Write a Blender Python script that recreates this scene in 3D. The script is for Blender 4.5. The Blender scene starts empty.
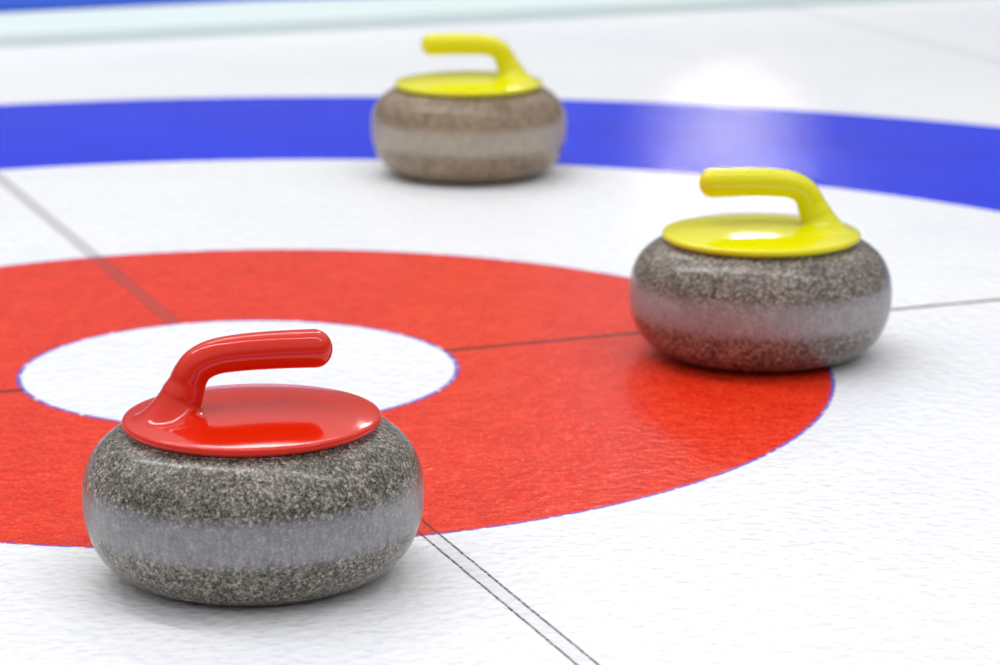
import bpy, math
import numpy as np
from mathutils import Vector, Matrix
scene=bpy.context.scene
scene.view_settings.view_transform='Standard'
scene.view_settings.look='None'

# ---------------------------------------------------------------- helpers
def new_obj(name,verts,faces,mat=None,smooth=True,parent=None):
    me=bpy.data.meshes.new(name); me.from_pydata([tuple(v) for v in verts],[],faces); me.update()
    if smooth: me.polygons.foreach_set('use_smooth',[True]*len(me.polygons))
    if mat: me.materials.append(mat)
    o=bpy.data.objects.new(name,me); scene.collection.objects.link(o)
    if parent: o.parent=parent
    return o
def catmull(pts,n=8):
    P=[np.array(p,float) for p in pts]; P=[2*P[0]-P[1]]+P+[2*P[-1]-P[-2]]; out=[]
    for i in range(1,len(P)-2):
        a,b,c,d=P[i-1:i+3]
        for k in range(n):
            t=k/n; out.append(.5*((2*b)+(c-a)*t+(2*a-5*b+4*c-d)*t*t+(3*b-a-3*c+d)*t**3))
    out.append(P[-2]); return out
def lathe(name,prof,mat,parent,seg=128):
    vs=[];fs=[]
    for r,z in prof:
        for k in range(seg):
            a=2*math.pi*k/seg; vs.append((r*math.cos(a),r*math.sin(a),z))
    n=len(prof)
    for i in range(n-1):
        for k in range(seg):
            k2=(k+1)%seg; fs.append((i*seg+k,i*seg+k2,(i+1)*seg+k2,(i+1)*seg+k))
    fs.append(tuple(reversed(range(seg)))); fs.append(tuple(range((n-1)*seg,n*seg)))
    return new_obj(name,vs,fs,mat,True,parent)
class NT:
    def __init__(s,name):
        s.m=bpy.data.materials.new(name); s.m.use_nodes=True; s.t=s.m.node_tree; s.b=s.t.nodes['Principled BSDF']
    def n(s,typ,ins=None,**kw):
        nd=s.t.nodes.new(typ)
        for k,v in kw.items(): setattr(nd,k,v)
        for k,v in (ins or {}).items(): s.put(nd.inputs[k],v)
        return nd
    def put(s,inp,v):
        if isinstance(v,bpy.types.NodeSocket): s.t.links.new(v,inp)
        elif isinstance(v,bpy.types.Node): s.t.links.new(v.outputs[0],inp)
        else: inp.default_value=v
    def math(s,op,a,b=0.0,c=0.0,clamp=False):
        nd=s.t.nodes.new('ShaderNodeMath'); nd.operation=op; nd.use_clamp=clamp
        s.put(nd.inputs[0],a); s.put(nd.inputs[1],b); s.put(nd.inputs[2],c); return nd.outputs[0]
    def mix(s,f,a,b,blend='MIX'):
        nd=s.t.nodes.new('ShaderNodeMix'); nd.data_type='RGBA'; nd.blend_type=blend
        s.put(nd.inputs[0],f); s.put(nd.inputs[6],a); s.put(nd.inputs[7],b); return nd.outputs[2]
    def ss(s,x,lo,hi,a=0.,b=1.):
        nd=s.t.nodes.new('ShaderNodeMapRange'); nd.interpolation_type='SMOOTHSTEP'
        for k,v in enumerate((x,lo,hi,a,b)): s.put(nd.inputs[k],v)
        return nd.outputs[0]
def srgb(r,g,b):
    f=lambda c:(c/255/12.92) if c/255<=.04045 else ((c/255+.055)/1.055)**2.4
    return (f(r),f(g),f(b),1)

# ---------------------------------------------------------------- ice
TH=-1.20614; RB,RR,BI,BO=.22627,.61,1.25064,1.84613
def ice_material():
    N=NT('ice_painted'); b=N.b
    tc=N.n('ShaderNodeTexCoord'); co=tc.outputs['Object']
    sep=N.n('ShaderNodeSeparateXYZ',{0:co}); x,y=sep.outputs[0],sep.outputs[1]
    nfine=N.n('ShaderNodeTexNoise',{'Vector':co,'Scale':260.,'Detail':3.,'Roughness':.6})
    nmid=N.n('ShaderNodeTexNoise',{'Vector':co,'Scale':60.,'Detail':4.,'Roughness':.65})
    nbig=N.n('ShaderNodeTexNoise',{'Vector':co,'Scale':2.2,'Detail':4.,'Roughness':.6})
    nblo=N.n('ShaderNodeTexNoise',{'Vector':co,'Scale':14.,'Detail':5.,'Roughness':.7})
    r0=N.math('SQRT',N.math('ADD',N.math('MULTIPLY',x,x),N.math('MULTIPLY',y,y)))
    r=N.math('ADD',r0,N.math('MULTIPLY',N.math('SUBTRACT',nfine.outputs[0],.5),.006))
    r=N.math('ADD',r,N.math('MULTIPLY',N.math('SUBTRACT',nmid.outputs[0],.5),.006))
    def band(v,lo,hi,e=.0012):
        return N.math('MULTIPLY',N.ss(v,lo-e,lo+e),N.ss(v,hi-e,hi+e,1.,0.))
    red=band(r,RB,RR); blue=band(r,BI,BO)
    white=N.mix(N.ss(nbig.outputs[0],.35,.7),srgb(247,247,249),srgb(241,242,247))
    white=N.mix(N.math('MULTIPLY',N.ss(nmid.outputs[0],.45,.75),.6),white,srgb(230,232,240))
    white=N.mix(N.math('MULTIPLY',N.ss(nblo.outputs[0],.5,.75),.3),white,srgb(228,231,240))
    # paint colours, frosted by the pebble
    frost=N.ss(nfine.outputs[0],.50,.66)
    frost2=N.ss(nmid.outputs[0],.48,.68)
    rc=N.mix(N.ss(nblo.outputs[0],.36,.66),srgb(237,48,16),srgb(226,38,14))
    rc=N.mix(N.math('MULTIPLY',frost,.40),rc,srgb(248,124,88))
    rc=N.mix(N.math('MULTIPLY',frost2,.28),rc,srgb(243,92,58))
    rc=N.mix(N.math('MULTIPLY',N.ss(nmid.outputs[0],.50,.34),.24),rc,srgb(190,18,8))
    bc=N.mix(N.ss(nbig.outputs[0],.35,.7),srgb(0,46,234),srgb(0,36,220))
    bc=N.mix(N.math('MULTIPLY',frost,.04),bc,srgb(80,110,240))
    c=N.mix(red,white,rc); c=N.mix(blue,c,bc)
    # blue-violet marker outlines on the red ring edges
    brk=N.ss(nmid.outputs[0],.36,.48)
    o1=N.math('MULTIPLY',band(r0,RR-.0016,RR+.0028,.0012),brk)
    o2=N.math('MULTIPLY',band(r0,RB-.0036,RB+.0018,.0012),brk)
    c=N.mix(N.math('MULTIPLY',N.math('MAXIMUM',o1,o2),.85),c,srgb(84,58,190))
    # strings: centre line pair and tee line
    ct,stt=math.cos(TH),math.sin(TH)
    d1=N.math('ADD',N.math('MULTIPLY',x,-stt),N.math('MULTIPLY',y,ct))
    d2=N.math('ADD',N.math('MULTIPLY',x,ct),N.math('MULTIPLY',y,stt))
    outb=N.ss(r0,RB-.001,RB+.001)
    wob=N.math('MULTIPLY',N.math('SUBTRACT',nmid.outputs[0],.5),.002)
    d1w=N.math('ADD',d1,wob); d2w=N.math('ADD',d2,N.math('MULTIPLY',wob,2.))
    brk2=N.ss(nfine.outputs[0],.38,.54,.45,.95)
    s1=N.math('MAXIMUM',band(d1w,-.0014,.0010,.0007),band(d1w,-.0160,-.0136,.0007))
    s1=N.math('MULTIPLY',s1,N.math('MULTIPLY',outb,brk2))
    s1=N.math('MULTIPLY',s1,N.ss(y,-.4,.3,1.,.3))
    fill=N.math('MULTIPLY',N.math('MULTIPLY',band(d1w,-.0160,.0015,.002),outb),N.ss(y,-.4,.5,.10,.34))
    s2=N.math('MULTIPLY',band(d2w,-.0050,.0050,.0014),N.math('MULTIPLY',outb,N.ss(nfine.outputs[0],.36,.52,.65,.95)))
    c=N.mix(fill,c,srgb(96,84,92))
    c=N.mix(s1,c,srgb(50,44,52)); c=N.mix(s2,c,srgb(74,32,30))
    d3=N.math('ABSOLUTE',N.math('SUBTRACT',d1,1.876))
    s3=N.ss(d3,.004,.012,.26,0.)
    c=N.mix(s3,c,srgb(110,110,125))
    N.put(b.inputs['Base Color'],c)
    N.put(b.inputs['Roughness'],.20)
    b.inputs['IOR'].default_value=1.16
    b.inputs['Specular IOR Level'].default_value=.5
    vor=N.n('ShaderNodeTexVoronoi',{'Vector':co,'Scale':110.},feature='SMOOTH_F1')
    hsum=N.math('ADD',N.math('MULTIPLY',vor.outputs['Distance'],.8),nmid.outputs[0])
    bump=N.n('ShaderNodeBump',{'Strength':.6,'Distance':.003,'Height':hsum})
    N.put(b.inputs['Normal'],bump.outputs[0])
    return N.m
ice=new_obj('floor',[(-8,-6,0),(8,-6,0),(8,16,0),(-8,16,0)],[(0,1,2,3)],ice_material(),False)

# ---------------------------------------------------------------- stones
def granite(name,dark,mid,light,pale,band_col):
    N=NT(name); b=N.b
    tc=N.n('ShaderNodeTexCoord'); co=tc.outputs['Object']
    sep=N.n('ShaderNodeSeparateXYZ',{0:co}); z=sep.outputs[2]
    warp=N.n('ShaderNodeTexNoise',{'Vector':co,'Scale':400.,'Detail':2.})
    cow=N.mix(.003,co,warp.outputs['Color'],'ADD')
    v=N.n('ShaderNodeTexVoronoi',{'Vector':cow,'Scale':780.})
    v2=N.n('ShaderNodeTexVoronoi',{'Vector':cow,'Scale':380.})
    h=N.n('ShaderNodeSeparateColor',{0:v.outputs['Color']}).outputs[0]
    h2=N.n('ShaderNodeSeparateColor',{0:v2.outputs['Color']}).outputs[0]
    big=N.n('ShaderNodeTexNoise',{'Vector':co,'Scale':34.,'Detail':5.,'Roughness':.65})
    k=N.math('ADD',N.math('MULTIPLY',h,.58),N.math('MULTIPLY',h2,.42))
    k=N.math('ADD',k,N.math('MULTIPLY',N.math('SUBTRACT',big.outputs[0],.5),.5))
    cr=N.n('ShaderNodeValToRGB',{0:k}); e=cr.color_ramp
    e.elements[0].position=.18; e.elements[0].color=dark
    e.elements[1].position=.88; e.elements[1].color=pale
    a=e.elements.new(.40); a.color=mid
    a=e.elements.new(.68); a.color=light
    c=cr.outputs[0]
    # pecked striking band
    mp=N.n('ShaderNodeMapping',{0:co,3:(300,300,50)})
    st=N.n('ShaderNodeTexNoise',{'Vector':mp.outputs[0],'Scale':1.,'Detail':3.,'Roughness':.7})
    zz=N.math('ADD',z,N.math('MULTIPLY',N.math('SUBTRACT',st.outputs[0],.5),.014))
    bm=N.math('MULTIPLY',N.ss(zz,.038,.053),N.ss(zz,.071,.089,1.,0.))
    bc=N.mix(N.ss(st.outputs[0],.3,.7),band_col,tuple(min(1,q*1.4) for q in band_col[:3])+(1,))
    c=N.mix(N.math('MULTIPLY',bm,.66),c,bc)
    N.put(b.inputs['Base Color'],c)
    N.put(b.inputs['Roughness'],N.ss(bm,0.,1.,.20,.36))
    b.inputs['Specular IOR Level'].default_value=.45
    bump=N.n('ShaderNodeBump',{'Strength':.14,'Distance':.0005,'Height':k}); N.put(b.inputs['Normal'],bump.outputs[0])
    return N.m
def plastic(name,col,rough=.10):
    N=NT(name); b=N.b
    tc=N.n('ShaderNodeTexCoord')
    nz=N.n('ShaderNodeTexNoise',{'Vector':tc.outputs['Object'],'Scale':30.,'Detail':3.})
    c=N.mix(N.math('MULTIPLY',nz.outputs[0],.12),col,tuple(q*.8 for q in col[:3])+(1,))
    N.put(b.inputs['Base Color'],c); b.inputs['Roughness'].default_value=rough
    b.inputs['IOR'].default_value=1.45
    return N.m
gap_shade=plastic('gap_shade_black',(.012,.011,.011,1),.5)  # near-black colour standing in for the shade under the handle plate

ZT=.1235; RD=.104
def dome(r): return ZT+.0065+.0105*(1-(r/RD)**2)
body_prof=catmull([(.0,0),(.060,0),(.090,.0008),(.110,.0075),(.126,.0225),(.1350,.0430),(.1376,.063),(.1358,.085),(.1275,.103),(.1140,.1155),(.1015,.1210),(.09,.1230),(.0,.1230)],8)
def handle_mesh(mat,parent):
    path=catmull([(.052,.0585),(.035,.0591),(.012,.0594),(-.012,.0588),(-.030,.0566),(-.0425,.0508),(-.0490,.0425),(-.0525,.0340),(-.0555,.0275)],7)
    n=len(path); seg=40
    T=[]
    for i in range(n):
        a=path[max(0,i-1)];c=path[min(n-1,i+1)]; t=c-a; T.append(t/np.linalg.norm(t))
    vs=[];rings=0
    def ring(cx,cz,t,w,th):
        nonlocal rings
        nx,nz=-t[1],t[0]
        for k in range(seg):
            a=2*math.pi*k/seg; ca,sa=math.cos(a),math.sin(a)
            pw=.88
            u=math.copysign(abs(ca)**pw,ca)*th; v=math.copysign(abs(sa)**pw,sa)*w
            vs.append((cx+nx*u, v, ZT+cz+nz*u))
        rings+=1
    def dims(s):
        xs=[0,.25,.5,.68,.82,1]; w=[.0180,.0172,.0158,.0150,.0154,.0180]; th=[.0152,.0148,.0139,.0138,.0146,.0168]
        return np.interp(s,xs,w),np.interp(s,xs,th)
    w0,t0=dims(0)
    for k in range(1,9):
        a=math.pi/2*(1-k/9.); q=math.cos(a)
        ring(path[0][0]-T[0][0]*t0*.95*math.sin(a), path[0][1]-T[0][1]*t0*.95*math.sin(a), T[0], w0*q, t0*q)
    for i in range(n):
        w,t=dims(i/(n-1)); ring(path[i][0],path[i][1],T[i],w,t)
    last=[np.array(v) for v in vs[-seg:]]
    tt=np.array([T[-1][0],0,T[-1][1]])
    fc=np.array([-.0575,0.])
    m=18
    for j in range(1,m+1):
        s=j/m
        for k in range(seg):
            A=last[k]
            ang=math.atan2(A[1]/.0180,(A[0]-path[-1][0])/.0168)
            ex=.033 if math.cos(ang)>0 else .044
            fx=fc[0]+ex*math.cos(ang); fy=.041*math.sin(ang)
            rr=math.hypot(fx,fy); lim=RD*.965
            if rr>lim: fx*=lim/rr; fy*=lim/rr; rr=lim
            B=np.array([fx,fy,dome(rr)-.0004])
            out=np.array([fx-fc[0],fy,0]); out/=np.linalg.norm(out)
            out[2]=(dome(math.hypot(fx+out[0]*.001,fy+out[1]*.001))-dome(rr))/.001
            T0=tt*.026; T1=out*.036
            h00=2*s**3-3*s**2+1;h10=s**3-2*s**2+s;h01=-2*s**3+3*s**2;h11=s**3-s**2
            vs.append(tuple(h00*A+h10*T0+h01*B+h11*T1))
        rings+=1
    fs=[]
    for i in range(rings-1):
        for k in range(seg):
            k2=(k+1)%seg; fs.append((i*seg+k,(i+1)*seg+k,(i+1)*seg+k2,i*seg+k2))
    fs.append(tuple(range(seg)))
    o=new_obj('handle_grip',vs,fs,mat,True,parent)
    import bmesh
    bm=bmesh.new(); bm.from_mesh(o.data); bmesh.ops.recalc_face_normals(bm,faces=bm.faces); bm.to_mesh(o.data); bm.free()
    return o
def stone(x,y,rot,gm,pm):
    e=bpy.data.objects.new('curling_stone',None); scene.collection.objects.link(e)
    e.empty_display_size=.1
    lathe('granite_body',body_prof,gm,e,160)
    lathe('gap_shade_disc',[(0.0005,.121),(.0985,.121),(.0985,ZT+.001),(.0005,ZT+.001)],gap_shade,e,96)  # black disc in the gap below the plate, imitates its shade
    prof=[(.0005,ZT),(.0995,ZT)]
    for k in range(9):
        a=-math.pi/2+math.pi*.5*k/8*1.55
        prof.append((RD-.0038+.0038*math.cos(a),ZT+.0038+.0038*math.sin(a)))
    for r in np.linspace(.1000,.0005,40):
        prof.append((r,dome(r)))
    lathe('handle_plate',prof,pm,e,160)
    handle_mesh(pm,e)
    e.location=(x,y,0); e.rotation_euler=(0,0,rot)
    return e
g_grey=granite('granite_grey',srgb(44,41,37),srgb(98,92,83),srgb(136,128,116),srgb(194,184,170),srgb(146,147,150))
g_mid=granite('granite_warm_grey',srgb(47,41,36),srgb(101,93,84),srgb(139,128,116),srgb(194,182,169),srgb(156,152,154))
g_brown=granite('granite_brown',srgb(74,56,40),srgb(130,109,87),srgb(156,134,109),srgb(190,170,146),srgb(172,163,150))
red=plastic('red_plastic',srgb(226,36,4)); yel=plastic('yellow_plastic',srgb(234,228,0))
stone(.0705,-.6680,math.radians(15),g_grey,red)
stone(.54377,.07117,math.radians(180),g_mid,yel)
stone(.22672,1.1385,math.radians(180),g_brown,yel)

# ---------------------------------------------------------------- rink edge
def simple(name,col,rough=.6):
    N=NT(name); tc=N.n('ShaderNodeTexCoord')
    nz=N.n('ShaderNodeTexNoise',{'Vector':tc.outputs['Object'],'Scale':6.,'Detail':4.})
    c=N.mix(N.math('MULTIPLY',nz.outputs[0],.2),col,tuple(q*.85 for q in col[:3])+(1,))
    N.put(N.b.inputs['Base Color'],c); N.b.inputs['Roughness'].default_value=rough; return N.m
ang=TH+math.pi/2
def bar(name,ox,oy,depth,height,mat,a=ang,bev=.012,z0=0):
    x0,x1=-6,8
    prof=[(0,z0),(0,height-bev),(bev*.3,height-bev*.3),(bev,height),(depth-bev,height),(depth,height-bev),(depth,z0)]
    vs=[];c,s=math.cos(a),math.sin(a)
    for u in (x0,x1):
        for v,zv in prof: vs.append((ox+u*c-v*s,oy+u*s+v*c,zv))
    n=len(prof); fs=[(i,i+1,n+i+1,n+i) for i in range(n-1)]+[tuple(range(n)),tuple(reversed(range(n,2*n)))]
    return new_obj(name,vs,fs,mat,False)
bar('sheet_divider',-.65,2.44,.30,.028,simple('foam_pale_teal',srgb(220,234,234)))
bar('carpet_walkway',-.80,2.78,3.5,.03,simple('carpet_blue',srgb(20,80,200),.9),a=ang-math.radians(8),bev=.002)

# ---------------------------------------------------------------- light
w=bpy.data.worlds.new('World'); scene.world=w; w.use_nodes=True
nt=w.node_tree; bg=nt.nodes['Background']
geo=nt.nodes.new('ShaderNodeTexCoord'); sx=nt.nodes.new('ShaderNodeSeparateXYZ'); nt.links.new(geo.outputs['Generated'],sx.inputs[0])
rp=nt.nodes.new('ShaderNodeMapRange'); rp.interpolation_type='SMOOTHSTEP'
nt.links.new(sx.outputs[2],rp.inputs[0])
for i,v in ((1,.12),(2,.65),(3,.20),(4,.94)): rp.inputs[i].default_value=v
nt.links.new(rp.outputs[0],bg.inputs[1]); bg.inputs[0].default_value=(.975,.985,1,1)
def area(name,loc,target,sx,sy,power,col=(1,1,1)):
    l=bpy.data.lights.new(name,'AREA'); l.shape='RECTANGLE'; l.size=sx; l.size_y=sy; l.energy=power; l.color=col
    o=bpy.data.objects.new(name,l); scene.collection.objects.link(o); o.location=loc
    d=Vector(target)-Vector(loc); o.rotation_euler=d.to_track_quat('-Z','Y').to_euler(); return o
area('ceiling_lamp',(-1.6,1.0,4.5),(0,0,0),.25,4.,66)
area('ceiling_lamp',(1.6,-.5,4.5),(.2,0,0),.25,4.,38)
area('ceiling_lamp',(-.5,4.5,4.2),(.2,0,0),3.,.25,30)
area('ceiling_lamp',(1.25,9.,4.3),(.5,0,0),.7,.3,20)
l=bpy.data.lights.new('glare_spot','SPOT'); l.energy=95; l.color=(1,.88,.84); l.spot_size=math.radians(1.7); l.spot_blend=1.; l.shadow_soft_size=.05  # added narrow spot, shaped to put glare on the blue ring patch
o=bpy.data.objects.new('glare_spot',l); scene.collection.objects.link(o); o.location=(1.52,13.5,2.02)
o.rotation_euler=(Vector((.62,1.30,0))-o.location).to_track_quat('-Z','Y').to_euler()

# ---------------------------------------------------------------- camera
pit,roll,f=.2335,-.00242,2938.1
F=Vector((0,math.cos(pit),-math.sin(pit))); R0=Vector((1,0,0)); U0=R0.cross(F)
R=R0*math.cos(roll)+U0*math.sin(roll); U=R.cross(F)
cd=bpy.data.cameras.new('camera'); cam=bpy.data.objects.new('camera',cd); scene.collection.objects.link(cam)
M=Matrix((R,U,-F)).transposed().to_4x4(); M.translation=(.26984,-2.94796,.74016); cam.matrix_world=M
cd.sensor_width=36; cd.lens=f/1000*36; cd.clip_end=100
cd.dof.use_dof=True; cd.dof.focus_distance=2.42; cd.dof.aperture_fstop=6.5
scene.camera=cam
